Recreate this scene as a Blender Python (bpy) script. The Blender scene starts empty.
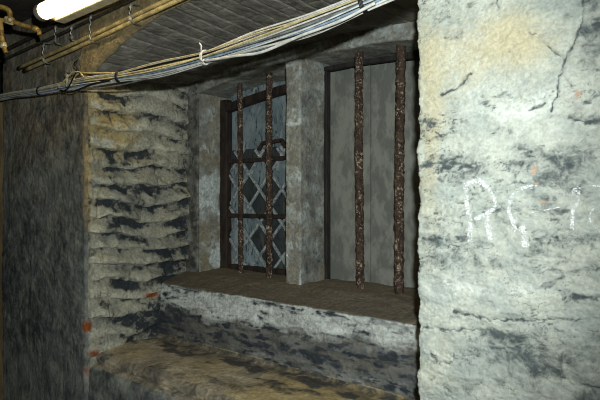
import bpy, math, random
import numpy as np
random.seed(7); RNG = np.random.RandomState(11)
SC = bpy.context.scene; COL = SC.collection
EYE = 1.55; F = 560.0
AL = math.atan(F/650.0); CA, SA = math.cos(AL), math.sin(AL)
CEIL = 2.50
NF, NS, NB, NW = 1.30, 1.707, 1.88, 2.05      # front wall, sill face, window wall, window plane
UJ, UR = -2.414, -0.720                       # niche sides

def on_plane(x, y, N):
    t = (x-300)/F
    U = N*(t*CA-SA)/(CA+t*SA)
    return (U, N, EYE+(200-y)/F*(N*CA-U*SA))
def Ux(x, N): return on_plane(x, 0, N)[0]

# ------------------------------------------------------------------ noise
PERM = RNG.permutation(256); PERM = np.concatenate([PERM]*3)
GR = RNG.normal(size=(256, 3)); GR /= np.linalg.norm(GR, axis=1)[:, None]
def perlin(p):
    i = np.floor(p).astype(np.int64); f = p-i
    i &= 255
    w = f*f*f*(f*(f*6-15)+10)
    out = 0
    for dx in (0, 1):
        wx = w[..., 0] if dx else 1-w[..., 0]
        a = PERM[i[..., 0]+dx]
        for dy in (0, 1):
            wy = w[..., 1] if dy else 1-w[..., 1]
            b = PERM[a+i[..., 1]+dy]
            for dz in (0, 1):
                wz = w[..., 2] if dz else 1-w[..., 2]
                g = GR[PERM[b+i[..., 2]+dz] & 255]
                out = out+wx*wy*wz*(g[..., 0]*(f[..., 0]-dx)+g[..., 1]*(f[..., 1]-dy)+g[..., 2]*(f[..., 2]-dz))
    return out*1.5
def fbm(p, freq, octv=4, seed=0, gain=.5):
    fr = np.array(freq if hasattr(freq, '__len__') else (freq,)*3, float)
    v = 0; a = 1; t = 0
    for k in range(octv):
        v = v+a*perlin(p*fr+seed*17.31+k*5.7); t += a*.7; a *= gain; fr = fr*2.03
    return v/t
def ss(a, b, x):
    t = np.clip((x-a)/(b-a), 0, 1); return t*t*(3-2*t)
def seg_dist(q, pts):                                   # q (...,2), polyline
    d = np.full(q.shape[:-1], 9.)
    for a, b in zip(pts[:-1], pts[1:]):
        a = np.array(a); b = np.array(b); ab = b-a
        t = np.clip(((q-a)@ab)/max(ab@ab, 1e-9), 0, 1)
        d = np.minimum(d, np.linalg.norm(q-(a+t[..., None]*ab), axis=-1))
    return d

# ------------------------------------------------------------------ mesh helpers
def link(me, name, mat, parent=None, smooth=True):
    o = bpy.data.objects.new(name, me); COL.objects.link(o)
    if mat: me.materials.append(mat)
    if smooth and len(me.polygons): me.polygons.foreach_set('use_smooth', np.ones(len(me.polygons), bool))
    if parent: o.parent = parent
    return o
def struct(o):
    o['kind'] = 'structure'; return o
def tag(o, label, cat, group=None):
    o['label'] = label; o['category'] = cat
    if group: o['group'] = group
    return o
def empty(name, loc):
    o = bpy.data.objects.new(name, None); COL.objects.link(o); o.location = loc; o.empty_display_size = .05
    return o
def mesh_np(name, V, Fq, mat, parent=None, masks=None, smooth=True):
    me = bpy.data.meshes.new(name)
    V = np.asarray(V, np.float32); Fq = np.asarray(Fq, np.int32)
    me.vertices.add(len(V)); me.vertices.foreach_set('co', V.ravel())
    k = Fq.shape[1]
    me.loops.add(Fq.size); me.loops.foreach_set('vertex_index', Fq.ravel())
    me.polygons.add(len(Fq)); me.polygons.foreach_set('loop_start', np.arange(len(Fq), dtype=np.int32)*k)
    me.update(calc_edges=True); me.validate()
    if masks is not None:
        at = me.attributes.new('stain_light', 'FLOAT_COLOR', 'POINT')
        at.data.foreach_set('color', np.clip(masks, 0, 1).astype(np.float32).ravel())
    return link(me, name, mat, parent, smooth)
def grid_obj(name, P, mat, masks=None, rows=None, cols=None, flip=False, parent=None):
    """P (a,b,3); optional slices choose the part of a shared surface that becomes this object"""
    r0, r1 = rows or (0, P.shape[0]); c0, c1 = cols or (0, P.shape[1])
    Q = P[r0:r1, c0:c1]; a, b = Q.shape[:2]
    idx = np.arange(a*b).reshape(a, b)
    f = np.stack([idx[:-1, :-1], idx[1:, :-1], idx[1:, 1:], idx[:-1, 1:]], -1).reshape(-1, 4)
    if flip: f = f[:, ::-1]
    m = None if masks is None else masks[r0:r1, c0:c1].reshape(-1, 4)
    return mesh_np(name, Q.reshape(-1, 3), f, mat, parent, m)
def steps(*segs):                       # (a, b, step) ... -> sorted samples
    out = []
    for a, b, s in segs:
        n = max(1, int(round(abs(b-a)/s)))
        out += list(np.linspace(a, b, n, endpoint=False))
    out.append(segs[-1][1]); return np.array(out)
def profile(pts, radii, step):
    """polyline with rounded corners -> (n,2) points, (n,2) left-hand normals, (n,) segment index"""
    pts = [np.array(p, float) for p in pts]; n = len(pts)
    if not hasattr(step, '__len__'): step = [step]*(n-1)
    raw = []; seg = []
    def inset(i, j, r):
        d = pts[j]-pts[i]; return pts[i]+d/np.linalg.norm(d)*r
    for i in range(n-1):
        a = pts[i] if i == 0 else inset(i, i+1, radii[i])
        b = pts[i+1] if i == n-2 else inset(i+1, i, radii[i+1])
        k = max(1, int(np.linalg.norm(b-a)/step[i]))
        for t in np.linspace(0, 1, k+1): raw.append(a+(b-a)*t); seg.append(i)
        if i < n-2 and radii[i+1] > 0:
            c = inset(i+1, i+2, radii[i+1])
            m = max(3, int(radii[i+1]*1.6/min(step[i], step[i+1])))
            for t in np.linspace(0, 1, m+1)[1:-1]:
                raw.append((1-t)**2*b+2*t*(1-t)*pts[i+1]+t*t*c); seg.append(i+.5)
    R = np.array(raw); S = np.array(seg)
    keep = np.ones(len(R), bool); keep[1:] = np.linalg.norm(np.diff(R, axis=0), axis=1) > 1e-5
    R, S = R[keep], S[keep]
    T = np.gradient(R, axis=0); T /= np.linalg.norm(T, axis=1)[:, None]
    Nn = np.stack([-T[:, 1], T[:, 0]], 1)
    return R, Nn, S
def catmull(pts, n):
    P = np.array(pts, float); P = np.vstack([2*P[0]-P[1], P, 2*P[-1]-P[-2]])
    out = []; m = len(P)-3
    for s in np.linspace(0, m-1e-6, n):
        i = int(s); t = s-i; a, b, c, d = P[i:i+4]
        out.append(.5*((2*b)+(-a+c)*t+(2*a-5*b+4*c-d)*t*t+(-a+3*b-3*c+d)*t**3))
    return np.array(out)
def tube_arrays(path, rad, sides=8, cap=True, noise=None):
    P = np.array(path, float); n = len(P)
    T = np.gradient(P, axis=0); T /= np.linalg.norm(T, axis=1)[:, None]
    up = np.array([0, 0, 1.]) if abs(T[0][2]) < .9 else np.array([0, 1., 0])
    A = np.cross(T[0], up); A /= np.linalg.norm(A)
    rad = np.broadcast_to(rad, (n,)); V = []
    for k in range(n):
        A = A-T[k]*(A@T[k]); A /= np.linalg.norm(A); B = np.cross(T[k], A)
        for j in range(sides):
            th = 2*math.pi*j/sides
            V.append(P[k]+rad[k]*(math.cos(th)*A+math.sin(th)*B))
    V = np.array(V)
    if noise is not None:
        c = np.repeat(P, sides, axis=0); V = c+(V-c)*noise(V)[:, None]
    fs = []
    for k in range(n-1):
        for j in range(sides):
            a = k*sides+j; b = k*sides+(j+1) % sides
            fs.append((a, b, b+sides, a+sides))
    if cap:
        for k, fl in ((0, True), (n-1, False)):
            V = np.vstack([V, P[k]]); c = len(V)-1
            for j in range(sides):
                a = k*sides+j; b = k*sides+(j+1) % sides
                fs.append((c, b, a, a) if fl else (c, a, b, b))
    return V, fs
class MB:
    def __init__(s): s.V = []; s.F = []
    def add(s, V, F):
        o = len(s.V); s.V += [tuple(v) for v in V]
        for f in F:
            g = []
            for i in f:
                if o+i not in g: g.append(o+i)
            if len(g) > 2: s.F.append(g)
        return s
    def tube(s, path, rad, sides=8, **k): return s.add(*tube_arrays(path, rad, sides, **k))
    def box(s, lo, hi, bev=0):
        (x0, y0, z0), (x1, y1, z1) = lo, hi
        if bev:
            import bmesh
            bm = bmesh.new(); bmesh.ops.create_cube(bm, size=1)
            for v in bm.verts: v.co = ((x0+x1)/2+v.co.x*(x1-x0), (y0+y1)/2+v.co.y*(y1-y0), (z0+z1)/2+v.co.z*(z1-z0))
            bmesh.ops.bevel(bm, geom=bm.edges[:], offset=bev, segments=2, affect='EDGES', profile=.5)
            bm.verts.index_update()
            s.add([v.co[:] for v in bm.verts], [[v.index for v in f.verts] for f in bm.faces]); bm.free(); return s
        V = [(x0,y0,z0),(x1,y0,z0),(x1,y1,z0),(x0,y1,z0),(x0,y0,z1),(x1,y0,z1),(x1,y1,z1),(x0,y1,z1)]
        return s.add(V, [(0,3,2,1),(4,5,6,7),(0,1,5,4),(1,2,6,5),(2,3,7,6),(3,0,4,7)])
    def prism(s, a, b, w, d):                    # bar between two points in a wall plane: w across in-plane, d deep along Y
        a = np.array(a, float); b = np.array(b, float); t = b-a; t /= np.linalg.norm(t)
        nrm = np.cross(t, (0, 1, 0)); nrm /= np.linalg.norm(nrm); y = np.array([0, 1., 0])
        V = [p+nrm*w/2*i+y*d/2*j for p in (a, b) for i, j in ((-1,-1),(1,-1),(1,1),(-1,1))]
        return s.add(V, [(0,1,2,3),(7,6,5,4),(0,4,5,1),(1,5,6,2),(2,6,7,3),(3,7,4,0)])
    def build(s, name, mat, parent=None, smooth=True, auto=None):
        me = bpy.data.meshes.new(name); me.from_pydata(s.V, [], s.F); me.validate()
        import bmesh
        bm = bmesh.new(); bm.from_mesh(me); bmesh.ops.recalc_face_normals(bm, faces=bm.faces[:]); bm.to_mesh(me); bm.free()
        o = link(me, name, mat, parent, smooth)
        if auto: me.set_sharp_from_angle(angle=math.radians(auto))
        if parent is not None: o.matrix_parent_inverse = __import__('mathutils').Matrix.Translation(-parent.location)
        return o

# ------------------------------------------------------------------ materials
def lin(c):
    c = [x/255 for x in c]
    return tuple(x/12.92 if x <= .04045 else ((x+.055)/1.055)**2.4 for x in c)+(1,)
class NT:
    def __init__(s, name):
        m = bpy.data.materials.new(name); m.use_nodes = True; s.m = m; s.t = m.node_tree
        s.b = s.t.nodes['Principled BSDF']; s.out = s.t.nodes['Material Output']
        s.tc = s.t.nodes.new('ShaderNodeTexCoord')
    def n(s, typ, **k):
        x = s.t.nodes.new(typ)
        for a, b in k.items(): setattr(x, a, b)
        return x
    def l(s, a, b): s.t.links.new(a, b)
    def noise(s, scale, det=4, rough=.6, stretch=(1, 1, 1), dist=0, off=0):
        mp = s.n('ShaderNodeMapping'); mp.inputs['Scale'].default_value = stretch; mp.inputs['Location'].default_value = (off, off*.7, off*1.3)
        s.l(s.tc.outputs['Object'], mp.inputs['Vector'])
        x = s.n('ShaderNodeTexNoise'); x.inputs['Scale'].default_value = scale; x.inputs['Detail'].default_value = det
        x.inputs['Roughness'].default_value = rough; x.inputs['Distortion'].default_value = dist
        s.l(mp.outputs[0], x.inputs['Vector']); return x.outputs['Fac']
    def ramp(s, src, a, b, lo=0., hi=1.):
        r = s.n('ShaderNodeMapRange', interpolation_type='SMOOTHSTEP')
        for i, v in zip((1, 2, 3, 4), (a, b, lo, hi)): r.inputs[i].default_value = v
        s.l(src, r.inputs[0]); return r.outputs[0]
    def mix(s, fac, a, b, mode='MIX'):
        x = s.n('ShaderNodeMix', data_type='RGBA', blend_type=mode)
        if isinstance(fac, (int, float)): x.inputs[0].default_value = fac
        else: s.l(fac, x.inputs[0])
        for v, i in ((a, 6), (b, 7)):
            if isinstance(v, tuple): x.inputs[i].default_value = v
            else: s.l(v, x.inputs[i])
        return x.outputs[2]
    def math(s, op, a, b):
        x = s.n('ShaderNodeMath', operation=op)
        for v, i in ((a, 0), (b, 1)):
            if isinstance(v, (int, float)): x.inputs[i].default_value = v
            else: s.l(v, x.inputs[i])
        return x.outputs[0]
    def bump(s, h, dist, strength=1):
        x = s.n('ShaderNodeBump'); x.inputs['Distance'].default_value = dist; x.inputs['Strength'].default_value = strength
        s.l(h, x.inputs['Height']); s.l(x.outputs[0], s.b.inputs['Normal'])
    def done(s, col, rough=.9, metal=0, spec=.3):
        if isinstance(col, tuple): s.b.inputs['Base Color'].default_value = col
        else: s.l(col, s.b.inputs['Base Color'])
        s.b.inputs['Roughness'].default_value = rough; s.b.inputs['Metallic'].default_value = metal
        s.b.inputs['Specular IOR Level'].default_value = spec
        return s.m
def plaster(name, ca, cb, soot_shade, warm, paint, rough=.92, bump=.004, fine=90, mott=6, stretch=(1,1,1), brk=(150, 70, 35), sr=(.06, 1.02), vr=(.66, 1.24)):
    """old limewash: two base tones, then stain attribute R soot / old dark coat / painted shade, G warm dirt / painted lamplight, B fresh limewash / lit lips, A bare brick"""
    t = NT(name)
    at = t.n('ShaderNodeAttribute', attribute_name='stain_light'); sp = t.n('ShaderNodeSeparateColor'); t.l(at.outputs['Color'], sp.inputs[0])
    n1 = t.noise(mott, 6, .65, stretch); n2 = t.noise(fine, 5, .7, stretch, off=3); n3 = t.noise(fine*.3, 6, .75, stretch, .6, off=9)
    c = t.mix(t.ramp(n1, .38, .62), lin(ca), lin(cb))
    jit = lambda src, k: t.ramp(t.math('ADD', src, t.math('MULTIPLY', t.math('SUBTRACT', n3, .5), k)), .08, .92)
    c = t.mix(jit(sp.outputs[1], 1.2), c, lin(warm))
    c = t.mix(jit(sp.outputs[2], 1.8), c, lin(paint))
    c = t.mix(t.ramp(t.math('ADD', sp.outputs[0], t.math('ADD', t.math('MULTIPLY', t.math('SUBTRACT', n3, .5), 2.2), t.math('MULTIPLY', t.math('SUBTRACT', n2, .5), .9))), sr[0], sr[1]), c, lin(soot_shade))
    c = t.mix(jit(at.outputs['Alpha'], .8), c, lin(brk))
    v = t.ramp(n2, .3, .7, vr[0], vr[1])
    vv = t.n('ShaderNodeCombineColor'); [t.l(v, vv.inputs[i]) for i in range(3)]
    c = t.mix(1.0, c, vv.outputs[0], 'MULTIPLY')
    h = t.math('ADD', n2, t.math('MULTIPLY', n3, 1.5))
    t.bump(h, bump)
    return t.done(c, rough)
def simple(name, ca, cb, scale=20, rough=.6, metal=0, bump=0, stretch=(1,1,1), lo=.4, hi=.6, spec=.4, det=5):
    t = NT(name); n = t.noise(scale, det, .65, stretch)
    if bump: t.bump(t.noise(scale*3, 5, .7, stretch, off=2), bump)
    return t.done(t.mix(t.ramp(n, lo, hi), lin(ca), lin(cb)), rough, metal, spec)

M = {}
M['right'] = plaster('limewashed_plaster', (166,174,166), (188,192,180), (76,85,86), (190,182,150), (212,218,208), mott=12, fine=120, bump=.0004, brk=(190,158,132), sr=(.10, 1.02), vr=(.74, 1.10))
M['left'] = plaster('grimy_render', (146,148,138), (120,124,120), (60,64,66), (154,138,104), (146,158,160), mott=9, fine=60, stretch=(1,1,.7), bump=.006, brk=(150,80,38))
M['jamb'] = plaster('rough_brick_limewash', (164,162,144), (140,141,130), (50,56,60), (172,154,106), (192,192,174), mott=8, fine=80, bump=.006, brk=(138,76,42), sr=(.18, .80))
M['ledge'] = plaster('dusty_ledge_render', (172,162,138), (142,133,114), (70,70,68), (176,158,112), (212,214,206), mott=9, fine=70, bump=.006)
M['soffit'] = plaster('dark_brick_vault', (150,146,136), (124,121,112), (84,81,76), (150,134,98), (186,182,172), mott=8, fine=70, stretch=(1,.5,1), bump=.004)
M['back'] = plaster('grey_render', (146,146,136), (122,123,116), (66,67,64), (142,132,106), (196,206,204), mott=7, fine=80, bump=.004)
M['ceiling'] = simple('sooty_ceiling', (58,54,48), (38,36,33), 6, .95, bump=.004)
M['floor'] = simple('concrete_floor', (110,106,98), (84,82,78), 6, .9, bump=.004)
M['frame'] = simple('brown_painted_wood', (52,40,33), (28,23,20), 30, .7, bump=.002, stretch=(1,1,.3))
M['dark_wood'] = simple('dark_wood_shade', (44,41,37), (28,26,24), 30, .8, bump=.002, stretch=(1,1,.3))
M['post'] = simple('bare_timber', (112,96,66), (84,70,48), 20, .8, bump=.002, stretch=(1,1,.2))
M['lattice'] = simple('grey_iron_lattice', (168,176,176), (110,118,122), 60, .75, .1, bump=.001)
M['panel'] = simple('grey_board', (128,130,122), (102,105,99), 18, .85, bump=.004, stretch=(1,1,.6))
M['void'] = simple('gap_shade', (16,15,14), (10,10,10), 5, .95)
M['white_cable'] = simple('white_cable_sheath', (212,212,204), (184,184,176), 30, .45)
M['blue_cable'] = simple('pale_blue_cable_sheath', (140,162,178), (112,132,150), 30, .45)
M['cream_cable'] = simple('cream_cable_sheath', (206,194,150), (176,162,118), 30, .45)
M['grey_cable'] = simple('grey_cable_sheath', (128,130,128), (96,98,98), 30, .5)
M['black'] = simple('black_plastic', (24,24,24), (14,14,14), 30, .5)
M['tie'] = simple('white_nylon', (230,230,222), (206,206,198), 30, .4)
M['conduit'] = simple('cream_painted_conduit', (196,178,122), (150,134,92), 26, .55, bump=.0006)
M['darkpipe'] = simple('dirty_dark_pipe', (70,62,50), (44,40,34), 26, .7)
M['strap'] = simple('galvanised_strap', (176,176,164), (110,110,102), 60, .45, .5)
M['brass'] = simple('yellowed_pipe', (176,146,78), (120,94,44), 30, .45, .2)
M['brass_dull'] = simple('tarnished_fitting', (222,206,160), (160,140,100), 40, .45, .3)
M['housing'] = simple('enamelled_steel', (222,212,178), (196,186,150), 20, .5)
M['chalk_holder'] = simple('lamp_holder_plastic', (128,122,106), (100,96,84), 20, .5)
def rust():
    t = NT('flaking_rust'); n = t.noise(55, 6, .7, (1, 1, .6)); n2 = t.noise(105, 4, .7, off=4); n3 = t.noise(18, 4, .6, off=8)
    c = t.mix(t.ramp(n, .35, .6), lin((40,32,28)), lin((74,59,49)))
    c = t.mix(t.ramp(t.math('ADD', n2, t.math('MULTIPLY', n3, .5)),   .79, .93), c, lin((170,152,130)))
    t.bump(t.math('ADD', n, n2), .004); return t.done(c, .9)
M['rust'] = rust()
def glass(name='grimy_glass', k=1.):
    t = NT(name); n = t.noise(9, 5, .6, (1, 1, .45), 1.2); n2 = t.noise(30, 5, .7, (1.2, 1, .3), 2., off=5)
    c = t.mix(t.ramp(n, .4, .62), lin((112*k,130*k,138*k)), lin((150*k,164*k,168*k)))
    c = t.mix(t.ramp(n2, .52, .66), c, lin((40*k,46*k,52*k)))
    c = t.mix(t.ramp(t.noise(14, 4, .6, (1, 1, .5), 1., off=12), .58, .68), c, lin((176*k,182*k,176*k)))
    t.b.inputs['Coat Weight'].default_value = .15
    return t.done(c, .55, 0, .4)
M['glass'] = glass('grimy_glass', .9)
M['glass_dark'] = glass('dark_grimy_glass', .42)
M['glass_pale'] = glass('pale_grimy_glass', 1.05)
def emit():
    t = NT('lit_fluorescent_tube'); t.b.inputs['Emission Color'].default_value = (1.0, .80, .46, 1); t.b.inputs['Emission Strength'].default_value = 9
    return t.done((.9, .9, .85, 1), .4)
M['tube'] = emit()
def chalk():
    t = NT('white_chalk'); n = t.noise(260, 4, .7); n2 = t.noise(50, 4, .7, off=3)
    t.done(lin((240,244,244)), .95)
    a = t.ramp(t.math('ADD', n, t.math('MULTIPLY', n2, .8))  , .755, 1.11)
    t.l(a, t.b.inputs['Alpha']); return t.m
M['chalk'] = chalk()

# ------------------------------------------------------------------ right front wall
def qpix(P, N=NF):                                      # wall points -> photograph coordinates, to set out stains and painted light measured on the photo
    U, z = P[..., 0], P[..., 2]
    fw = np.maximum(N*CA-U*SA, .3); rt = U*CA+N*SA
    return np.stack([300+F*rt/fw, 200-F*(z-EYE)/fw], -1)
def blob(q, x, y, rx, ry, ang=0):
    dx, dy = q[..., 0]-x, q[..., 1]-y; c, s = math.cos(ang), math.sin(ang)
    return np.exp(-(((dx*c+dy*s)/rx)**2+((-dx*s+dy*c)/ry)**2))

prof, pn, ps = profile([(UR, 1.97), (UR, NF), (-.16, NF), (1.9, NF)], [0, .012, 0, 0], [.008, .0026, .04])
zs = steps((0, .98, .03), (.98, 2.11, .0026), (2.11, CEIL, .03))
P = np.zeros((len(zs), len(prof), 3)); P[..., 0] = prof[:, 0]; P[..., 1] = prof[:, 1]; P[..., 2] = zs[:, None]
Nn = np.zeros_like(P); Nn[..., 0] = -pn[:, 0]; Nn[..., 1] = -pn[:, 1]
q = qpix(P)
wr = np.stack([fbm(P, 9, 3, 40), fbm(P, 9, 3, 41)], -1)*7
qw = q+wr
low = fbm(P, 4.5, 3, 1); mid = fbm(P, (14, 14, 22), 4, 2); hi = fbm(P, (45, 45, 70), 3, 3)
flk = fbm(P, (16, 16, 34), 5, 5, .6)
dens = (.9*blob(q,450,165,45,28)+.8*blob(q,520,160,40,30)+.9*blob(q,440,240,30,28)+.8*blob(q,455,262,60,16)+.7*blob(q,550,215,60,40)
        +.5*blob(q,560,280,60,20)+.5*blob(q,500,100,50,12)+.6*blob(q,520,350,80,30)+.5*blob(q,580,120,30,30)+.5*blob(q,440,125,25,14)+.4*blob(q,450,370,40,40)
        +.5*blob(q,450,10,40,18)+.45*blob(q,580,20,25,40))
flm = ss(.42, .56, flk+.32*np.clip(dens, 0, 1)-.02)                       # flaked spots
soot_shade = .42*flm
cracks = [([(583,-8),(580,30),(571,50),(566,63),(560,78),(556,95),(551,112)],1.1,1),([(541,40),(552,50),(566,61)],1.2,.9),([(562,76),(571,87)],1.2,.7),
  ([(528,32),(540,35),(547,32)],.9,.6),([(497,-5),(499,8)],1,.7),
  ([(441,95),(455,88),(471,75)],1.7,.9),([(529,110),(545,103)],1.4,.8),([(567,118),(592,124)],1.3,.7),([(592,100),(603,92)],1.5,.6),
  ([(424,166),(440,163),(470,166)],1.6,.6),([(500,188),(520,182)],1.4,.6),([(455,312),(470,316),(480,319)],2.0,.9),([(480,319),(520,321),(604,319)],.8,.8),
  ([(422,328),(447,329),(487,331)],1.2,.7),([(430,352),(437,361)],1.1,.7),([(441,362),(452,361),(455,353)],1.1,.7),([(548,284),(570,273),(606,263)],3.4,.5),
  ([(540,183),(566,192),(582,186)],1.3,.6),([(478,208),(493,207)],1.6,.5),([(570,297),(600,296)],2.4,.6),([(512,214),(530,217)],1.0,.6),([(562,378),(575,386),(604,388)],1.2,.7),
  ([(424,240),(445,237),(455,232)],1.3,.6)]
carve = np.zeros(q.shape[:2])
for pts, w, s in cracks:
    d = seg_dist(q+wr*.30+np.stack([fbm(P, 60, 2, 44), fbm(P, 60, 2, 45)], -1)*2.2, pts); m = np.exp(-(d/w)**2)*s
    carve = np.maximum(carve, m)
soot_shade = np.maximum(soot_shade, carve*(.95+.5*hi))
for x, y in ((522, 149), (529, 151), (560, 237), (553, 242)): soot_shade = np.maximum(soot_shade, .9*blob(qw, x, y, 2.2, 1.8))
soot_shade = np.maximum(soot_shade, .72*blob(qw,568,168,34,24)); soot_shade = np.maximum(soot_shade, .58*blob(qw,440,258,26,11)); soot_shade = np.maximum(soot_shade, .46*blob(qw,482,264,40,11))
soot_shade = np.maximum(soot_shade, .38*blob(qw,555,165,60,16)); soot_shade = np.maximum(soot_shade, .56*blob(qw,545,365,75,34)); soot_shade = np.maximum(soot_shade, .3*blob(qw,600,150,30,35))
soot_shade = np.maximum(soot_shade, .5*blob(qw,595,25,24,44)); soot_shade = np.maximum(soot_shade, .5*blob(qw,520,337,60,11)); soot_shade = np.maximum(soot_shade, .7*blob(qw,592,400,24,11))
soot_shade = np.maximum(soot_shade, .22*blob(qw,460,8,40,14)); soot_shade = np.maximum(soot_shade, .3*blob(qw,500,240,90,30))
soot_shade += .16*mid+.10*hi-.02
warm = .6*blob(qw,470,55,75,34)+.6*blob(qw,430,150,14,120)+.5*blob(qw,520,30,40,30)+.4*blob(qw,450,110,30,30)+.35*blob(qw,440,370,25,40)+.25*low  # cream patches put the lamp's warm light into the plaster colour
paint = .5*blob(qw,520,110,90,30)+.55*blob(qw,540,290,80,14)+.35*blob(qw,450,290,30,16)+.4*blob(qw,560,330,60,8)+.35*mid+.2*low
brick = .8*blob(qw,535,170,3.5,6)+.7*blob(qw,537,184,4,2)+.6*blob(qw,541,205,5,2.5)+.75*blob(qw,578,96,4,5)
H = fbm(P, (11, 11, 24), 5, 11, .58)+.25*low; pat = fbm(P, (5, 5, 7), 3, 12)
rim = 0; ter = 0
for th, sd in ((-.22, 0), (.02, 1), (.24, 2)):
    ter = ter+ss(th-.012, th+.012, H)
    rim = np.maximum(rim, np.exp(-((H-th+.02)/.026)**2)*ss(-.05, .40, pat+.75*np.clip(dens, 0, 1)-.30+.35*fbm(P, (13, 13, 20), 2, 13+sd)))  # shade at the foot of each plaster step, painted dark
soot_shade = np.maximum(soot_shade, .58*rim)+.12*(1-ss(-.30, .0, H))
patch = ss(.0, .22, fbm(P, (26, 26, 60), 4, 16, .6))
for x, y, rx, ry, an, k in ((494,104,22,5,-.25,.9),(452,166,30,7,0,.8),(515,152,24,6,.1,.8),(455,240,26,6,-.1,.6),(447,258,26,9,0,.65),(575,275,40,6,-.32,.9),(565,190,26,5,.1,.7),(470,318,18,4,.15,.7),
                            (445,330,30,4,0,.8),(440,358,20,5,0,.7),(580,300,26,5,-.1,.7),(500,210,22,5,0,.6),(585,120,20,5,.1,.7),(590,30,12,26,0,.6),(552,12,14,8,0,.5),(440,126,20,6,.2,.7),(550,342,50,5,.1,.5),(450,12,34,10,-.3,.5),(565,240,36,10,-.2,.6)):
    soot_shade = np.maximum(soot_shade, .82*k*patch*np.minimum(1, 1.5*blob(q+wr*.6, x, y, rx, ry, an)))
soot_shade = soot_shade+.30*ss(.05, .4, fbm(P, (7, 7, 16), 5, 15, .6)+.3*np.clip(dens, 0, 1)-.12)
d = .005*low+.0020*mid+.0005*hi+.0018*ter-.0020*flm-.005*carve
edge = np.exp(-((P[..., 0]-UR)/.03)**2)
d = d+edge*(.006*fbm(P, 18, 4, 30)-.004)
PR = P+Nn*d[..., None]
right = struct(grid_obj('wall_right', PR, M['right'], np.stack([soot_shade, warm, paint, brick], -1), flip=False))

# chalk letters follow the plaster
cols_r = np.where(ps > .9)[0]
def wall_y(U, z):
    j = np.argmin(np.abs(prof[:, 0]-U)+(np.abs(prof[:, 1]-NF) > .004)*9); i = np.argmin(np.abs(zs-z)); return PR[max(0, i-2):i+3, max(0, j-2):j+3, 1].min()
def chalk_stroke(mb, pts, w):
    pts = catmull(pts, max(6, int(sum(math.dist(a, b) for a, b in zip(pts[:-1], pts[1:]))/1.2)))
    V = []
    for k, p in enumerate(pts):
        t = pts[min(k+1, len(pts)-1)]-pts[max(k-1, 0)]; t /= np.linalg.norm(t); nn = np.array([-t[1], t[0]])
        ww = w*(.75+.5*random.random())
        for s in (-1, -.5, 0, .5, 1):
            U, _, z = on_plane(*(p+nn*ww/2*s), NF)
            V.append((U, wall_y(U, z)-.0012-.0008*(1-abs(s)), z))
    fs = [(5*k+j, 5*k+j+1, 5*k+j+6, 5*k+j+5) for k in range(len(pts)-1) for j in range(4)]
    mb.add(V, fs)
def C(*p): return [(450+a/4, 170+b/4) for a, b in p]
for strokes in ([(C((66,58),(68,120),(82,200),(83,288)), 3.6), (C((66,62),(85,50),(128,45),(165,88),(186,135),(160,168),(98,198)), 3.2), (C((142,172),(152,225),(168,290)), 4.2), (C((118,28),(128,60)), 2)],
                [(C((362,66),(300,70),(256,96),(238,150),(242,168)), 2.6), (C((238,166),(256,205),(268,255)), 3), (C((330,172),(385,160),(440,148)), 1.0), (C((290,225),(298,262),(304,308)), 4.5)],
                [(C((480,104),(514,74),(512,120),(492,168),(492,255)), 3), (C((514,76),(556,64),(610,66)), 1.1)],
                [(C((606,150),(572,160),(560,195),(590,235),(612,262)), 1.4)]):
    mb = MB()
    for pts, w in strokes: chalk_stroke(mb, pts, w*1.3)
    mb.build('chalk_letter', M['chalk'], right)['label'] = 'white chalk letter scrawled on the plaster'

# ------------------------------------------------------------------ left front wall and the brick jamb (one turned corner)
prof, pn, ps = profile([(-3.345, 1.62), (-3.345, NF), (UJ, NF), (UJ, 1.97)], [0, .02, .022, 0], [.02, .006, .0036])
zs = steps((0, .75, .03), (.75, 2.3, .0038), (2.3, CEIL, .03))
P = np.zeros((len(zs), len(prof), 3)); P[..., 0] = prof[:, 0]; P[..., 1] = prof[:, 1]; P[..., 2] = zs[:, None]
Nn = np.zeros_like(P); Nn[..., 0] = -pn[:, 0]; Nn[..., 1] = -pn[:, 1]
Nn = -Nn if (Nn[0, len(prof)//2, 1] > 0) else Nn
wj = ss(NF+.012, NF+.03, P[..., 1])*(P[..., 0] > -2.6)                     # 1 on the jamb
low = fbm(P, 4, 3, 61); mid = fbm(P, (11, 11, 16), 4, 62); hi = fbm(P, (40, 40, 55), 3, 63)
strk = fbm(P, (34, 34, 7), 4, 64)
dl = .007*low+.005*mid+.002*strk+.0022*hi
CRS = .0815
zc = (P[..., 2]-.9)/CRS+.5*fbm(P, (2.6, 2.6, 2.0), 2, 65)+.22*fbm(P, 8, 3, 66)
row = np.floor(zc); fr = zc-row                                             # 0 foot of a course, 1 its head
off = (row*.37+.13*np.sin(row*2.1)) % 1
bx = (P[..., 1]-NF)/.235+off+.06*fbm(P, 9, 2, 67); bi = np.floor(bx); bf = bx-bi
hsh = np.modf(np.abs(np.sin(row*12.9898+bi*78.233)*43758.5453))[0]
vj = np.minimum(bf, 1-bf)*.235
hole = ss(-.15, .3, fbm(P, (6, 6, 9), 3, 69))
lip = ss(0, .06, fr)*(1-ss(.12, 1, fr)**.8)                                 # foot sticks out, head is raked back
dj = .036*lip*(.3+.8*ss(-.3,.35,fbm(P, (5, 5, 8), 3, 68)))-.018+.018*(hsh-.5)-.012*np.exp(-(vj/.008)**2)*hole+.009*low+.006*mid+.002*hi
smear = ss(.10, .42, fbm(P, (3, 3, 4), 3, 70)+.9*np.exp(-((P[..., 1]-NF-.02)/.07)**2)*.5+.5*ss(1.88, 2.05, P[..., 2]))
dj = dj*(1-.65*smear)+.004*smear
d = dl*(1-wj)+dj*wj
PL = P+Nn*d[..., None]
head = ss(.30, .95, fr+.6*fbm(P, (10, 10, 14), 4, 71))*(.40+.8*hole)*(1-.5*smear)  # shade under each lip, painted into the recessed head of the course
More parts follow.
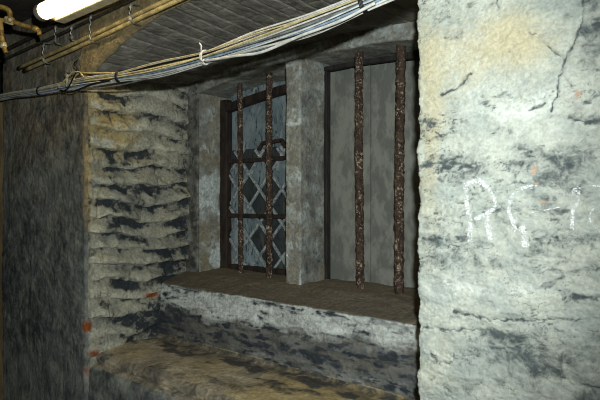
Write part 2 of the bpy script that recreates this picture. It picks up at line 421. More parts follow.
soot_shade_j = .85*head+.45*ss(.05, .5, fbm(P, (7, 7, 9), 4, 72))*(1-.5*smear)-.08+.25*hi
soot_shade_j += .6*ss(1.12, .92, P[..., 2]+.05*mid)*ss(NF+.08, NF+.36, P[..., 1])+.45*np.exp(-((P[..., 1]-1.86)/.05)**2)  # darker towards the jamb foot and its inner edge
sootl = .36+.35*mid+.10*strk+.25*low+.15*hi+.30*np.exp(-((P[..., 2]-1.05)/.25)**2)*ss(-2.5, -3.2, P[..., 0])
warmj = .5*np.exp(-((P[..., 1]-NF-.10)/.14)**2)*ss(1.7, 1.9, P[..., 2])+.3*low+.08
warml = .55*ss(1.3, 2.1, P[..., 2])+.3*low+.7*np.exp(-((P[..., 0]-UJ)/.025)**2)*ss(1.25,1.6,P[...,2])
paint_lit_j = .42*ss(.75, .2, fr)+.35*mid+.2*smear-.05  # feet of the courses paler: lit lips put into the paint
paintl = .2*np.exp(-((P[..., 2]-1.1)/.4)**2)+.3*mid-.1
mx = lambda a, b: a*(1-wj)+b*wj
def at3(x, y, N, r, st=1):
    U, Nn_, z = on_plane(x, y, N); return st*np.exp(-((P[..., 0]-U)**2+((P[..., 2]-z))**2+(P[..., 1]-Nn_)**2)/r**2)
bk = np.zeros_like(d)
def jpix(x, y):
    t = (x-300)/F; N = UJ*(CA+t*SA)/(t*CA-SA); return (UJ, N, EYE+(200-y)/F*(N*CA-UJ*SA))
for (x, y, rn, rz, s) in ((151,295,.045,.013,1.1),(88,327,.022,.026,1.1),(93,353,.03,.018,.8),(88,371,.02,.022,.55)):
    U, N, z = jpix(x, y); N = max(N, NF+.003)
    bk += s*np.exp(-(np.abs(P[..., 1]-N)/rn)**3-(np.abs(P[..., 2]-z+.006*hi)/rz)**3)*(np.exp(-((P[..., 0]-UJ)/.03)**2))
fw = P[..., 1]*CA-P[..., 0]*SA
qj = np.stack([300+F*(P[..., 0]*CA+P[..., 1]*SA)/fw, 200-F*(P[..., 2]-EYE)/fw], -1)
qj = qj+np.stack([fbm(P, 12, 3, 73), fbm(P, 12, 3, 74)], -1)*9
for x, y, rx, ry, k in ((128,208,17,24,.55),(112,172,15,11,.5),(140,285,26,16,.35),(140,322,32,10,.4),(172,285,14,34,.45),(100,115,16,22,.35),(150,120,26,12,.25),(165,205,14,10,.25),
                        (98,238,9,46,-.5),(128,138,30,13,-.4),(160,182,22,10,-.2),(120,255,26,12,-.25),(110,300,20,12,-.3)):
    soot_shade_j = soot_shade_j+k*blob(qj, x, y, rx, ry)
    if k < 0: paint_lit_j = paint_lit_j-.7*k*blob(qj, x, y, rx, ry)
warmj = warmj+.6*blob(qj,115,140,25,30)+.3*blob(qj,98,230,10,60)
masks = np.stack([mx(sootl, soot_shade_j)-bk, mx(warml, warmj), mx(paintl, paint_lit_j), bk], -1)
cut = int(np.argmax((prof[:, 1] > NF+.010) & (prof[:, 0] > -2.6)))
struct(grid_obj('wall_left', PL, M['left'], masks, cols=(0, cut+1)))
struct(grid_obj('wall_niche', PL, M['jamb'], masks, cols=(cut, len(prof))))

# ------------------------------------------------------------------ parapet, ledge, sill (one stepped section along the niche)
us = steps((-2.50, -.70, .0045), (-.70, -.60, .02))
LZ, SZ = EYE-.695, EYE-.425
prof, pn, ps = profile([(NF+.01, 0), (NF+.01, .62), (NF+.01, LZ-.01), (NS-.012, LZ), (NS, SZ-.005), (1.88, SZ+.046), (2.14, SZ+.062)],
                       [0, 0, .075, .02, .012, .01, 0], [.03, .006, .005, .004, .004, .006])
P = np.zeros((len(us), len(prof), 3)); P[..., 0] = us[:, None]; P[..., 1] = prof[:, 0]; P[..., 2] = prof[:, 1]
Nn = np.zeros_like(P); Nn[..., 1] = pn[:, 0]; Nn[..., 2] = pn[:, 1]
if Nn[0, 5, 1] > 0: Nn = -Nn
S = np.broadcast_to(ps, P.shape[:2]); U, Nc, Z = P[..., 0], P[..., 1], P[..., 2]
low = fbm(P, 4, 3, 81); mid = fbm(P, (9, 14, 14), 4, 82); hi = fbm(P, 45, 3, 83); smr = fbm(P, (5, 16, 26), 5, 84)
edge = np.exp(-((S-1.5)/.01)**2)
dl = np.hypot(Nc-NF-.01, Z-LZ)
brk = np.exp(-(dl/.07)**2)
d = .008*low+.005*mid+.0015*hi-brk*(.065*np.clip(.55+fbm(P, (6, 9, 9), 4, 85), 0, 1.4))
face = (S >= 3) & (S < 3.8)
d = d+face*(.010*smr-.006*ss(.98, 1.08, Z))
PS = P+Nn*d[..., None]
topL = (S >= 1.8) & (S < 3); topS = S >= 3.9
faceP = S < 1.8
soot_shade = np.where(topL, .05+.5*ss(.05, .45, mid)+.6*ss(NS-.20, NS-.03, Nc+.06*mid)+.2*hi+.6*ss(NF+.13, NF+.03, Nc+.06*fbm(P, 9, 3, 90))*ss(-1.75, -1.95, U), 0.)  # ledge top darker towards the sill foot and at the broken front corner
soot_shade = np.where(topS, .08+.3*mid+.2*hi+.15*ss(-1.3, -.95, U), soot_shade)
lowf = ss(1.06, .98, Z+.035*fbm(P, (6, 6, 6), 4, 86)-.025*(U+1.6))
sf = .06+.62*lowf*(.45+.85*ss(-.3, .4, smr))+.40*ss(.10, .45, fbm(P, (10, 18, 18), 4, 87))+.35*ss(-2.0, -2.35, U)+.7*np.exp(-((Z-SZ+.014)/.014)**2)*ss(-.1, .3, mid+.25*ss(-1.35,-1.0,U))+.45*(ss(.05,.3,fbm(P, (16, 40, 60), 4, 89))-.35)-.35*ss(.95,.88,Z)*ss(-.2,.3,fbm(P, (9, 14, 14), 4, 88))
soot_shade = np.where(face, sf, soot_shade)
soot_shade = np.where(faceP, .45+.4*mid+.3*smr, soot_shade)
warm = np.where(topL, .38+.5*low+.3*mid+.5*ss(-1.7, -1.2, U), np.where(topS, .85+.3*low, 0.))  # sill top is brown dust; ledge warmth paints in the lamp's glow
paint = np.where(face, .75-.6*lowf+.5*smr+.2*np.clip(1.2-abs(U+1.5), -.2, 1)*.5, np.where(topL, -.2, -.4))
paint = np.where(faceP, .12+.35*mid, paint)
paint = np.maximum(paint, .8*np.exp(-((Z-SZ+.004)/.006)**2)*(S > 3.5)*(S < 4)*(.8+.8*mid))
masks = np.stack([soot_shade, warm, paint, np.zeros_like(d)], -1)
c1 = int(np.argmax(ps >= 1.5)); c2 = int(np.argmax(ps >= 3)); c3 = len(prof)
struct(grid_obj('wall_parapet', PS, M['left'], masks, cols=(0, c1+3)))
struct(grid_obj('trim_1', PS, M['ledge'], masks, cols=(c1+2, c2+1)))
M['sill'] = plaster('peeling_sill_render', (122,120,112), (102,101,94), (54,60,66), (112,102,84), (214,220,214), mott=9, fine=70, bump=.006)
struct(grid_obj('trim_2', PS, M['sill'], masks, cols=(c2, c3)))

# ------------------------------------------------------------------ brick vault over the niche and the wall above it
def arch_front(U): return EYE+.75-.30*np.abs((U+1.56)/.854)**2.3*.65-.0*U
def arch_back(U): return EYE+.69-.075*np.abs((U+1.50)/.9)**2
us = steps((UJ-.03, UR+.03, .005))
rs = steps((1.92, NF+.02, .005)); nr = len(rs)
ts = np.linspace(0, 1, 6)[1:]
zf = np.linspace(0, 1, 60)[1:]
A0, A1 = arch_front(us), arch_back(us)
rows = []
for n in rs:
    w = (n-NF)/(NB-NF); rows.append(np.stack([us, np.full_like(us, n), A0*(1-w)+A1*w], -1))
for t in ts:
    rows.append(np.stack([us, np.full_like(us, NF+.02-.02*math.sin(t*math.pi/2)), A0+.02*(1-math.cos(t*math.pi/2))], -1))
for t in zf:
    rows.append(np.stack([us, np.full_like(us, NF), A0+.02+(CEIL-A0-.02)*t], -1))
P = np.array(rows)
d1 = np.gradient(P, axis=0); d2 = np.gradient(P, axis=1); Nn = np.cross(d1, d2); Nn /= np.linalg.norm(Nn, axis=-1)[..., None]
if Nn[5, 100, 2] > 0: Nn = -Nn
low = fbm(P, 4, 3, 91); mid = fbm(P, (12, 12, 14), 4, 92); hi = fbm(P, 42, 3, 93)
arc = np.cumsum(np.concatenate([[0], np.hypot(np.diff(us), np.diff(A0))]))
cz = (arc[None, :]+.012*fbm(P, 3, 2, 94))/.078; cf = cz-np.floor(cz)
by = P[..., 1]/.24+np.floor(cz)*.5; bf = by-np.floor(by)
jt = np.maximum(np.exp(-(np.minimum(cf, 1-cf)*.078/.0055)**2), .8*np.exp(-(np.minimum(bf, 1-bf)*.24/.005)**2))
isf = np.zeros(P.shape[:2], bool); isf[:nr] = True
strip = ss(NF+.026, NF+.008, P[..., 1]+.022*fbm(P, 9, 3, 95))*1.0
vault = isf*(1-strip)
d = .006*low+.003*mid+.001*hi-.004*jt*vault+.012*(1-vault)*isf+.010*(~isf)+.006*(1-vault)*fbm(P, 18, 3, 96)
PV = P+Nn*d[..., None]
soot_shade = vault*(.30+.45*mid+.2*hi)+(1-vault)*(.12+.4*mid)
paint = vault*(.05+.6*jt*ss(-.3, .3, fbm(P, 5, 3, 97))*.9+.25*low)
warm = (1-vault)*(.75+.4*mid)  # lamp's yellow light painted into the arch strip and the wall above
masks = np.stack([soot_shade, warm, paint, np.zeros_like(d)], -1)
struct(grid_obj('wall_vault', PV, M['soffit'], masks, rows=(0, nr+1), flip=True))
M['spandrel'] = plaster('lamp_tinted_render', (118,110,92), (90,85,74), (52,48,42), (150,134,96), (140,136,122), mott=8, fine=80, bump=.005)
struct(grid_obj('wall_front', PV, M['spandrel'], masks, rows=(nr, len(rows)), flip=True))

# ------------------------------------------------------------------ window wall: arched head, left reveal, pier
WL, WM0, WM1, WR = -2.332, -1.706, -1.618, -.80
def arch_w(U): return EYE+.632-.112*(U+1.53)**2
us = steps((-2.43, -.69, .005))
A = arch_w(us); rows = []
for t in np.linspace(0, 1, 40)[:-1]: rows.append(np.stack([us, np.full_like(us, NB), (EYE+.80)*(1-t)+(A+.012)*t], -1))
for t in np.linspace(0, 1, 5): rows.append(np.stack([us, np.full_like(us, NB+.012*(1-math.cos(t*math.pi/2))), A+.012*(1-math.sin(t*math.pi/2))], -1))
for n in np.linspace(NB+.016, 2.2, 40): rows.append(np.stack([us, np.full_like(us, n), A], -1))
P = np.array(rows); d1 = np.gradient(P, axis=0); d2 = np.gradient(P, axis=1); Nn = np.cross(d1, d2); Nn /= np.linalg.norm(Nn, axis=-1)[..., None]
if Nn[5, 50, 1] > 0: Nn = -Nn
def back_masks(P, seed):
    low = fbm(P, 4, 3, seed); mid = fbm(P, (12, 12, 12), 4, seed+1); hi = fbm(P, 45, 3, seed+2)
    d = .005*low+.003*mid+.0012*hi
    soot_shade = .16+.5*fbm(P, (16, 16, 16), 4, seed+5)+.25*hi; warm = .2+.4*low; paint = .22+.6*mid+.3*hi
    return d, soot_shade, warm, paint
d, soot_shade, warm, paint = back_masks(P, 101)
soot_shade = soot_shade-.06; soot_shade += .9*np.exp(-((fbm(P, 6, 3, 107))/.02)**2)*.35
struct(grid_obj('wall_back', P+Nn*d[..., None], M['back'], np.stack([soot_shade, warm, paint, 0*d], -1), flip=True))
def upright(name, pts, radii, z0, z1, seed, fn=None):
    prof, pn, ps = profile(pts, radii, .004); zs = steps((z0, z1, .005))
    P = np.zeros((len(zs), len(prof), 3)); P[..., 0] = prof[:, 0]; P[..., 1] = prof[:, 1]; P[..., 2] = zs[:, None]
    Nn = np.zeros_like(P); Nn[..., 0] = pn[:, 0]; Nn[..., 1] = pn[:, 1]
    j = int(np.argmin(np.abs(prof[:, 1]-NB))); 
    if Nn[0, j, 1] > 0: Nn = -Nn
    d, soot_shade, warm, paint = back_masks(P, seed)
    if fn: d, soot_shade, warm, paint = fn(P, d, soot_shade, warm, paint)
    return struct(grid_obj(name, P+Nn*d[..., None], M['back'], np.stack([soot_shade, warm, paint, 0*d], -1)))
def reveal_fn(P, d, soot_shade, warm, paint):
    r = (P[..., 1] > NB+.01)
    soot_shade = soot_shade+.45*(~r)-.06*r  # front strip darker than the reveal face
    peel = ss(1.95, 1.45, P[..., 2])*ss(.0, .3, fbm(P, (7, 7, 5), 4, 121)+.12)
    paint = paint+r*(.75*peel-.02); warm = warm+r*(.15+.3*ss(1.5, 1.2, P[..., 2]))
    return d, soot_shade, warm, paint
upright('wall_reveal', [(-2.44, NB), (WL, NB), (WL, 2.2)], [0, .01, 0], SZ-.1, EYE+.66, 111, reveal_fn)
def pier_fn(P, d, soot_shade, warm, paint):
    fr = P[..., 1] < NB+.012
    soot_shade = soot_shade+.02-.15*fr+(P[..., 0] > WM1-.006)*.22*ss(-.2, .4, fbm(P, 12, 3, 133)); warm = warm+.12*fr  # side face darker than the front, in noisy patches
    mark = seg_dist(np.stack([P[..., 0], P[..., 2]], -1), [(WM0+.0, EYE+.344), (WM0+.05, EYE+.338), (WM1-.008, EYE+.342)])
    paint = paint+fr*1.1*np.exp(-(mark/.005)**2)
    soot_shade = soot_shade-fr*np.exp(-(mark/.006)**2)
    paint = paint+.5*(P[..., 0] > WM1-.006)*ss(1.35, 1.2, P[..., 2])*ss(.0, .4, fbm(P, 9, 4, 131))
    return d, soot_shade, warm, paint
upright('wall_pier', [(WM0, 2.2), (WM0, NB), (WM1, NB), (WM1, 2.2)], [0, .008, .008, 0], SZ-.1, EYE+.66, 131, pier_fn)
upright('wall_reveal_right', [(WR, 2.2), (WR, NB), (-.68, NB)], [0, .01, 0], SZ-.1, EYE+.66, 141)

# ------------------------------------------------------------------ left window
SB = SZ+.045
w1 = struct(empty('window_1', ((WL+WM0)/2, NW, SB)))
def head(U): return arch_w(U)-.045
fr = MB()
fr.box((WL-.01, NW-.015, SB-.02), (WL+.052, NW+.03, EYE+.545), .004)
fr.build('frame_stile', M['frame'], w1, False)
fr = MB(); fr.box((WM0-.035, NW-.015, SB-.02), (WM0+.01, NW+.03, EYE+.58), .004); fr.build('frame_stile', M['frame'], w1, False)
fr = MB(); x = np.linspace(WL+.05, WM0-.03, 12)
for a, b in zip(x[:-1], x[1:]): fr.prism((a-.001, NW, head(a)-.028), (b+.001, NW, head(b)-.028), .04, .04)
fr.build('frame_head', M['frame'], w1, False)
fr = MB(); fr.box((WL+.05, NW-.012, SB-.02), (WM0-.03, NW+.03, SB+.035), .004); fr.build('frame_bottom_rail', M['frame'], w1, False)
for y in (160, 216):
    z = on_plane(255, y, NW)[2]
    mb = MB(); mb.box((WL+.05, NW-.008, z-.011), (WM0-.033, NW+.02, z+.011), .003); mb.build('glazing_bar', M['frame'], w1, False)
mb = MB(); nz = 24
gx = np.linspace(WL+.03, WM0-.01, 24); gz = np.linspace(SB, EYE+.60, 40)
V = [(a, NW+.036+.002*math.sin(a*31+b*17), b) for b in gz for a in gx]
mb.add(V, [(k*24+j, k*24+j+1, k*24+j+25, k*24+j+24) for k in range(39) for j in range(23)])
gl = mb.build('glass_pane', M['glass'], w1)
lx0, lx1 = WL+.052, WM0-.035; UC = Ux(258, NW); zA = on_plane(258, 189, NW)[2]; HP, VP = .157, .172
def cut_poly(pts, x0, x1, z0, z1):
    for ax, lim, sg in ((0, x0, 1), (0, x1, -1), (1, z0, 1), (1, z1, -1)):
        out = []
        for p, q in zip(pts, pts[1:]+pts[:1]):
            ip, iq = sg*(p[ax]-lim) >= 0, sg*(q[ax]-lim) >= 0
            if ip: out.append(p)
            if ip != iq:
                t = (lim-p[ax])/(q[ax]-p[ax]); out.append((p[0]+(q[0]-p[0])*t, p[1]+(q[1]-p[1])*t))
        pts = out
        if len(pts) < 3: return []
    return pts
rl = random.Random(5)
for j in range(-8, 8):
    for i in range(-8, 8):
        if (i+j) % 2: continue
        cx, cz_ = UC+i*HP/2, zA-VP/2+j*VP/2
        pl = cut_poly([(cx-HP*.47, cz_), (cx, cz_-VP*.47), (cx+HP*.47, cz_), (cx, cz_+VP*.47)], lx0, lx1, SB+.03, EYE+.27)
        if not pl: continue
        k = 'glass' if rl.random() < .45 else ('glass_dark' if rl.random() < .55 else 'glass_pale')
        if (i, j) in ((0, 0), (2, 0), (1, 1), (0, -2), (2, -3), (1, -3), (2, -4)): k = 'glass_dark'
        a1, a2 = rl.uniform(-.06, .06), rl.uniform(-.06, .06)
        V = [(p, NW+.022+dy+a1*(p-cx)+a2*(w-cz_), w) for dy in (0, .004) for p, w in pl]; m_ = len(pl)
        MB().add(V, [list(range(m_)), list(range(2*m_-1, m_-1, -1))]+[(q_, (q_+1) % m_, (q_+1) % m_+m_, q_+m_) for q_ in range(m_)]).build('lozenge_pane', M[k], w1, False)
n = 0
def clip(a, b, z0, z1):
    (xa, za), (xb, zb) = a, b; t0, t1 = 0, 1
    for p, q, lo, hi in ((xa, xb, lx0, lx1), (za, zb, z0, z1)):
        if q == p: continue
        u, v = sorted(((lo-p)/(q-p), (hi-p)/(q-p))); t0 = max(t0, u); t1 = min(t1, v)
    if t1-t0 < .02: return None
    L = lambda t: (xa+(xb-xa)*t, za+(zb-za)*t); return L(t0), L(t1)
for k in range(-6, 7):
    for sgn in (1, -1):
        xc = UC+k*HP
        s = clip((xc-2*sgn*HP*2, zA-2*VP*2), (xc+2*sgn*HP*2, zA+2*VP*2), SB+.03, EYE+.26)
        if s:
            mb = MB(); a, b = s
            y = NW+.012+(.004 if sgn > 0 else -.003)
            mb.prism((a[0], y, a[1]), (b[0], y, b[1]), .012, .010); mb.build('lattice_bar', M['lattice'], w1, False)
mb = MB(); a = on_plane(258, 150, NW); b = on_plane(262, 143, NW); c = on_plane(281, 140, NW); e = on_plane(285, 147, NW)
for p, q in ((a, b), (b, c), (c, e)): mb.prism((p[0], NW+.005, p[2]), (q[0], NW+.005, q[2]), .018, .012)
mb.build('iron_band', M['frame'], w1, False)
for o in w1.children:
    if o.name.startswith('lattice_bar'): o['label'] = 'grey diagonal lattice bar'
mb = MB(); mb.box((WL-.05, 2.16, SB-.05), (WR+.05, 2.2, EYE+.75)); struct(mb.build('gap_backing', M['void'], None, False))  # near-black sheet added behind the windows, standing in for shade in the gaps

# ------------------------------------------------------------------ right window: boarded up
w2 = struct(empty('window_2', ((WM1+WR)/2, NW, SB)))
xs = [WM1-.01, Ux(349, NW+.03), Ux(371, NW+.03), -1.13, WR+.01]
for k, (a, b) in enumerate(zip(xs[:-1], xs[1:])):
    y = NW+.03-.004*(k % 2)
    n = 10; us = np.linspace(a+.0015, b-.0015, n); top = arch_w(us)-.035
    V = []; fs = []
    for i, u in enumerate(us): V += [(u, y, SB-.02), (u, y, top[i]), (u, y+.025, SB-.02), (u, y+.025, top[i])]
    for i in range(n-1):
        p = 4*i; r = p+4; fs += [(p, r, r+1, p+1), (p+1, r+1, r+3, p+3), (r+2, p+2, p+3, r+3), (p, p+2, r+2, r)]
    fs += [(0, 1, 3, 2), (4*n-4, 4*n-2, 4*n-1, 4*n-3)]
    MB().add(V, fs).build('board', M['panel'], w2, False)
mb = MB(); x = np.linspace(WM1-.005, WR+.005, 14)
for a, b in zip(x[:-1], x[1:]): mb.prism((a-.001, NW+.012, arch_w(a)-.022), (b+.001, NW+.012, arch_w(b)-.022), .02, .03)
mb.build('frame_head', M['dark_wood'], w2, False)
mb = MB(); mb.box((WM1-.005, NW-.0, SB-.02), (WM1+.016, NW+.03, EYE+.60), .003); mb.build('frame_stile', M['dark_wood'], w2, False)  # dark strip standing in for the shadow beside the pier

# ------------------------------------------------------------------ rusty window bars
NBAR = 1.965
bars = [(241, .0125, 'slim rusty iron bar standing leftmost before the lattice window'),
        (269, .0155, 'thicker rusty iron bar before the lattice window, nearest the pier'),
        (360, .0170, 'flaking rusty iron bar before the boarded window, first right of the pier'),
        (399, .0185, 'stout rust-stained iron bar at the right end of the boarded window')]
for k, (x, r, lab) in enumerate(bars):
    U = Ux(x, NBAR); z0 = SZ+.030; z1 = arch_w(U)+.004
    zz = np.linspace(z0, z1, 230); lean = (-.006, .004, -.004, .008)[k]
    path = np.stack([U+lean*(zz-z0)+.002*np.sin(zz*5+k), np.full_like(zz, NBAR), zz], -1)
    nz = lambda V: 1+.22*fbm(V, 34, 3, 151+k)+.16*fbm(V, 95, 2, 152)
    mb = MB(); mb.tube(path, r, 16, noise=nz)
    o = mb.build('window_bar', M['rust']); tag(o, lab, 'iron bar', 'rusty bars in front of the windows')

# ------------------------------------------------------------------ cables
NC = 1.245
key = [(-60,112),(0,98),(40,91),(78,83),(120,76.5),(160,69),(205,57.5),(255,42),(310,23),(365,1.5),(400,-14)]
base = [np.array(on_plane(x, y, NC)) for x, y in key]
base.append(base[-1]+np.array([.45, 0, .05])); base.append(base[-1]+np.array([.7, 0, .03]))
spread = [.017,.016,.017,.024,.021,.027,.021,.030,.033,.026,.028,.026,.026]
cb = empty('cable_bundle', tuple(base[4]))
tag(cb, 'bundle of pale cables slung across the niche mouth below the vault', 'cables')
kinds = ['grey_cable','white_cable','black','cream_cable','grey_cable','white_cable','black','blue_cable','white_cable','cream_cable','white_cable','grey_cable','blue_cable','cream_cable','white_cable','white_cable','white_cable','cream_cable','blue_cable','white_cable','white_cable','grey_cable','cream_cable','white_cable']
NCAB = len(kinds)
for k, kd in enumerate(kinds):
    ang = 2.4*k; rr = math.sqrt((k+.5)/NCAB); pts = []
    for i, (b, s) in enumerate(zip(base, spread)):
        a = ang+.35*math.sin(i*.9+k*1.7)
        q_ = rr*(1+.25*math.sin(i*1.3+k*2.3)*(i not in (2, 4, 6, 9)))
        pts.append(b+np.array([0, .75*q_*s*math.cos(a), q_*s*math.sin(a)]))
    pts = catmull(pts, 110)
    MB().tube(pts, random.choice((.0024, .0030, .0036)), 7).build('cable', M[kd], cb)['label'] = {'white_cable':'white cable','cream_cable':'cream cable','blue_cable':'pale blue cable','grey_cable':'grey cable','black':'black cable'}[kd]
# two loose cables: one dips under the bundle on the right, one hangs at the corner
pp = [on_plane(x, y, NC-.02) for x, y in ((205,61),(235,56),(262,52),(300,36),(340,21),(375,3))]
MB().tube(catmull(pp, 60), .0045, 8).build('cable', M['white_cable'], cb)['label'] = 'loose white cable dipping below the bundle'
pp = [on_plane(x, y, NC) for x, y in ((-20,100),(30,96),(66,91),(90,89.5),(125,84),(170,72),(205,60))]
MB().tube(catmull(pp, 60), .0035, 8).build('cable', M['grey_cable'], cb)['label'] = 'loose grey cable below the bundle'
pp = [on_plane(x, y, NC) for x, y in ((40,92),(66,86),(78,74),(95,73),(140,71),(205,55))]
MB().tube(catmull(pp, 60), .0035, 8).build('cable', M['cream_cable'], cb)['label'] = 'loose cream cable above the bundle'
def ring(pt, tang, r, wid, thick=.0028):
    mb = MB(); c = np.array(pt); t = np.array(tang, float); t /= np.linalg.norm(t)
    for s in (-wid/2, wid/2, 0):
        A = np.cross(t, (0, 1, 0)); A /= np.linalg.norm(A); B = np.cross(t, A)
        th = np.linspace(0, 2*math.pi, 20)
        mb.tube([c+t*s+r*(math.cos(a)*A+.8*math.sin(a)*B) for a in th], thick, 6, cap=False)
    return mb
for i, mt, r, w, lab in ((2,'black',.020,.006,'black tie'),(4,'black',.024,.010,'black tie'),(6,'tie',.024,.006,'white tie'),(9,'black',.029,.008,'black tie')):
    t = base[i+1]-base[i-1]; mb = ring(base[i], t, r, w)
    if i == 6:
        b = base[i]+np.array([0, -.02, -.0]); mb.tube([b+np.array([.004,0,.018]), b+np.array([.012,-.006,.034]), b+np.array([.006,-.01,.042])], .003, 6)
        mb.tube([b+np.array([.0,0,-.012]), b+np.array([.02,-.006,-.02]), b+np.array([.026,-.004,-.016])], .0035, 6)
    mb.build('cable_tie', M[mt], cb)['label'] = lab
for pts_, m_, l_ in ((((58,88),(66,79),(72,73),(79,72),(84,77)), 'cream_cable', 'cream cable loop at the corner clamp'), (((62,92),(68,88),(72,80),(77,69),(74,64),(78,60)), 'black', 'black wire end curling up at the corner clamp'), (((60,90),(70,92),(82,88),(92,84),(110,80)), 'black', 'black cable passing under the corner clamp')):
    MB().tube(catmull([on_plane(a_, b_, NC-.03) for a_, b_ in pts_], 36), .003, 7).build('cable', M[m_], cb)['label'] = l_
# clamp at the niche corner
c = np.array(on_plane(75, 81, NC)); mb = MB()
mb.box(c+np.array([-.03, -.028, -.028]), c+np.array([.012, .05, -.018]), .003)
mb.box(c+np.array([-.03, -.030, -.028]), c+np.array([-.018, -.02, .030]), .003)
mb.tube([c+np.array([-.045,-.01,.0]), c+np.array([-.04,-.025,.028]), c+np.array([-.02,-.025,.046]), c+np.array([.0,-.02,.04])], .004, 6)
mb.build('wall_clamp', M['strap'], cb, True, 40)['label'] = 'metal clamp at the corner'

# ------------------------------------------------------------------ conduits on the wall over the niche
def conduit(name, pa, pb, N, r, mat, lab, cat, wob=.002):
    a, b = np.array(on_plane(*pa, N)), np.array(on_plane(*pb, N)); t = (b-a)/np.linalg.norm(b-a)
    a = a-t*.35; b = b+t*1.6
    pts = [a+(b-a)*s+np.array([0, 0, wob*math.sin(s*14+r*900)]) for s in np.linspace(0, 1, 40)]
    return tag(MB().tube(pts, r, 10).build(name, M[mat]), lab, cat)
conduit('conduit_pipe', (49,54.5), (168,0), 1.262, .0085, 'conduit', 'upper cream conduit pipe over the niche arch', 'pipe')
conduit('conduit_pipe', (56,56.5), (177,1.5), 1.262, .0090, 'conduit', 'lower cream conduit pipe hugging the arch edge', 'pipe')
conduit('conduit_pipe', (10,57), (132,0), 1.268, .0070, 'darkpipe', 'grimy dark pipe running just above the cream conduits', 'pipe')
conduit('conduit_pipe', (0,52), (100,4), 1.270, .0100, 'darkpipe', 'topmost dark pipe on the wall behind the lamp', 'pipe')
labs = ['metal pipe strap furthest left on the conduits', 'second metal pipe strap from the left along the conduits', 'middle one of the five metal pipe straps on the conduits', 'second metal pipe strap from the right along the conduits', 'metal pipe strap furthest right on the conduits']
for (x, y0, y1), lab in zip(((44,43,62),(56,25,43),(72,26,40),(91,15,41),(131,4,22)), labs):
    a = np.array(on_plane(x, y0, 1.25)); b = np.array(on_plane(x+.5, y1, 1.25)); b[0] = a[0]
    rt = empty('pipe_strap', (a[0], 1.29, a[2])); tag(rt, lab, 'strap', 'metal straps holding the wall pipes')
    pts = [(a[0], 1.298, a[2]+.004), (a[0], 1.25, a[2])]+[(a[0]+.002*math.sin(s*9), 1.246+.004*math.cos(s*19), a[2]+(b[2]-a[2])*s) for s in np.linspace(.1, 1, 9)]+[(a[0], 1.296, b[2]-.004)]
    MB().tube(pts, .0035, 6).build('band', M['strap'], rt)
    MB().box((a[0]-.007, 1.243, a[2]-.018), (a[0]+.007, 1.253, a[2]-.004), .002).build('screw_head', M['strap'], rt)
    MB().box((a[0]-.008, 1.243, b[2]+.004), (a[0]+.008, 1.252, b[2]+.018), .002).build('screw_head', M['strap'], rt)

# ------------------------------------------------------------------ lamp
LB = EYE+.765
la = empty('ceiling_lamp', (-1.9, 1.13, LB)); tag(la, 'lit fluorescent batten lamp hung under the ceiling near the wall', 'lamp')
L0, L1 = -2.385, -1.22
mb = MB(); mb.box((L0+.02, 1.128, LB), (L1-.02, 1.178, LB+.062), .006); mb.build('housing', M['housing'], la, False)
th = np.linspace(0, 2*math.pi, 15)[:-1]
mb = MB(); mb.tube([(u, 1.085, LB+.030) for u in np.linspace(L0+.03, L1-.03, 14)], .034, 20); mb.build('tube', M['tube'], la, True, 50)
for u in (L0, L1-.034):
    mb = MB(); mb.tube([(u, 1.085, LB+.030), (u+.004, 1.085, LB+.030), (u+.030, 1.085, LB+.030), (u+.034, 1.085, LB+.030)], [.028, .037, .037, .034], 20)
    mb.box((u+.004, 1.09, LB+.004), (u+.032, 1.135, LB+.06), .004); mb.build('end_cap', M['chalk_holder'], la, True, 40)
for u in (L0+.25, L1-.25):
    MB().box((u-.02, 1.14, LB+.06), (u+.02, 1.168, CEIL-.002), .003).build('hanger', M['darkpipe'], la, False)

# ------------------------------------------------------------------ yellowed water pipe in the top left corner
def cp(x, y, fw=2.42):
    rt = (x-300)/F*fw; return np.array((rt*CA-fw*SA, rt*SA+fw*CA, EYE+(200-y)/F*fw))
yp = empty('water_pipe', tuple(cp(8, 20))); tag(yp, 'yellowed water pipe with tee fitting in the top left corner', 'pipe')
br_ = MB().tube(catmull([cp(-40, 14), cp(-10, 19), cp(10, 21), cp(26, 26), cp(34, 28), cp(38.5, 30.5), cp(39.5, 35)], 40), .0095, 12).build('branch', M['brass'], yp)
MB().tube(catmull([(cp(-34,2)[0]-.03, cp(-34,2)[1], CEIL+.005), cp(-34,-8), cp(-24, 2), cp(-8, 5.5), cp(3, 7.5), cp(9, 11), cp(10.5, 19)], 30), .011, 12).build('bend', M['brass'], yp)
rs_ = MB().tube(catmull([cp(0, 19), cp(1, 28), cp(2, 38), cp(3.5, 46), cp(6, 53)], 30), .010, 12).build('riser', M['brass'], yp)
mb = MB(); mb.tube([cp(5, 19.5), cp(6, 19.7), cp(13, 21.5), cp(14, 21.8)], [.012, .017, .017, .012], 12); mb.tube([cp(9.6, 20, 2.42), cp(9.8, 20, 2.39), cp(10, 20, 2.37)], [.012, .011, .006], 12); mb.build('tee_fitting', M['brass_dull'], yp)
mb = MB(); mb.tube([cp(2.4, 42), cp(2.6, 43), cp(3.9, 47), cp(4.2, 48)], [.010, .015, .015, .010], 10); mb.build('union_nut', M['brass_dull'], rs_)
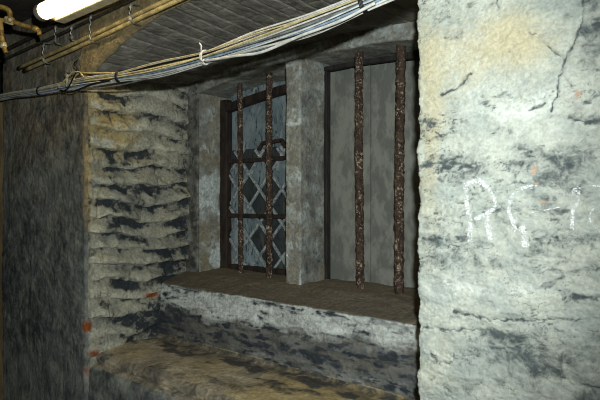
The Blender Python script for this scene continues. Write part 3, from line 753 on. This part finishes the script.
mb = MB(); mb.tube([cp(32, 27.3), cp(33, 27.7), cp(37, 29.3), cp(38, 30)], [.010, .013, .013, .010], 10); mb.build('elbow_collar', M['brass'], br_)

# ------------------------------------------------------------------ room shell
def slab(name, lo, hi, mat): return struct(MB().box(lo, hi).build(name, M[mat], None, False))
slab('floor', (-6, -1.0, -.1), (1.9, 2.3, 0), 'floor')
slab('ceiling', (-6, -1.0, CEIL), (1.9, 2.3, CEIL+.1), 'ceiling')
slab('wall_opposite', (-6, -1.1, 0), (1.9, -1.0, CEIL), 'floor')
slab('wall_far', (-6.1, -1.1, 0), (-6, 2.3, CEIL), 'ceiling')
slab('wall_end', (1.9, -1.1, 0), (2.0, 2.3, CEIL), 'floor')
slab('wall_recess', (-6, 1.62, 0), (-3.30, 1.72, CEIL), 'ceiling')
dr = struct(empty('door_1', (-3.44, 1.32, 0)))
MB().box((-3.49, 1.27, 0), (-3.395, 1.34, 2.12), .006).build('door_post', M['post'], dr, False)

# ------------------------------------------------------------------ light: the lamp above, and the camera's flash
fl = bpy.data.lights.new('camera_flash', 'SPOT'); fl.energy = 158; fl.spot_size = math.radians(100); fl.spot_blend = .7; fl.shadow_soft_size = .018; fl.color = (.94, 1.0, .98)
fo = bpy.data.objects.new('camera_flash', fl); COL.objects.link(fo)
fo.location = (.04*CA, .04*SA, EYE+.19); fo.rotation_euler = (math.radians(88), 0, AL+math.radians(13))
wd = bpy.data.worlds.new('cellar_dark'); SC.world = wd; wd.use_nodes = True
wd.node_tree.nodes['Background'].inputs[0].default_value = (.5, .55, .6, 1); wd.node_tree.nodes['Background'].inputs[1].default_value = .01

cam = bpy.data.cameras.new('camera'); cam.sensor_width = 36; cam.lens = F/600*36; cam.clip_start = .02
co = bpy.data.objects.new('camera', cam); COL.objects.link(co); co.location = (0, 0, EYE); co.rotation_euler = (math.radians(90), 0, AL)
SC.camera = co
SC.cycles.filter_width = 1.0
SC.view_settings.view_transform = 'Standard'; SC.view_settings.look = 'None'; SC.view_settings.exposure = 0; SC.view_settings.gamma = 1
try: SC.view_settings.use_curve_mapping = False
except Exception: pass
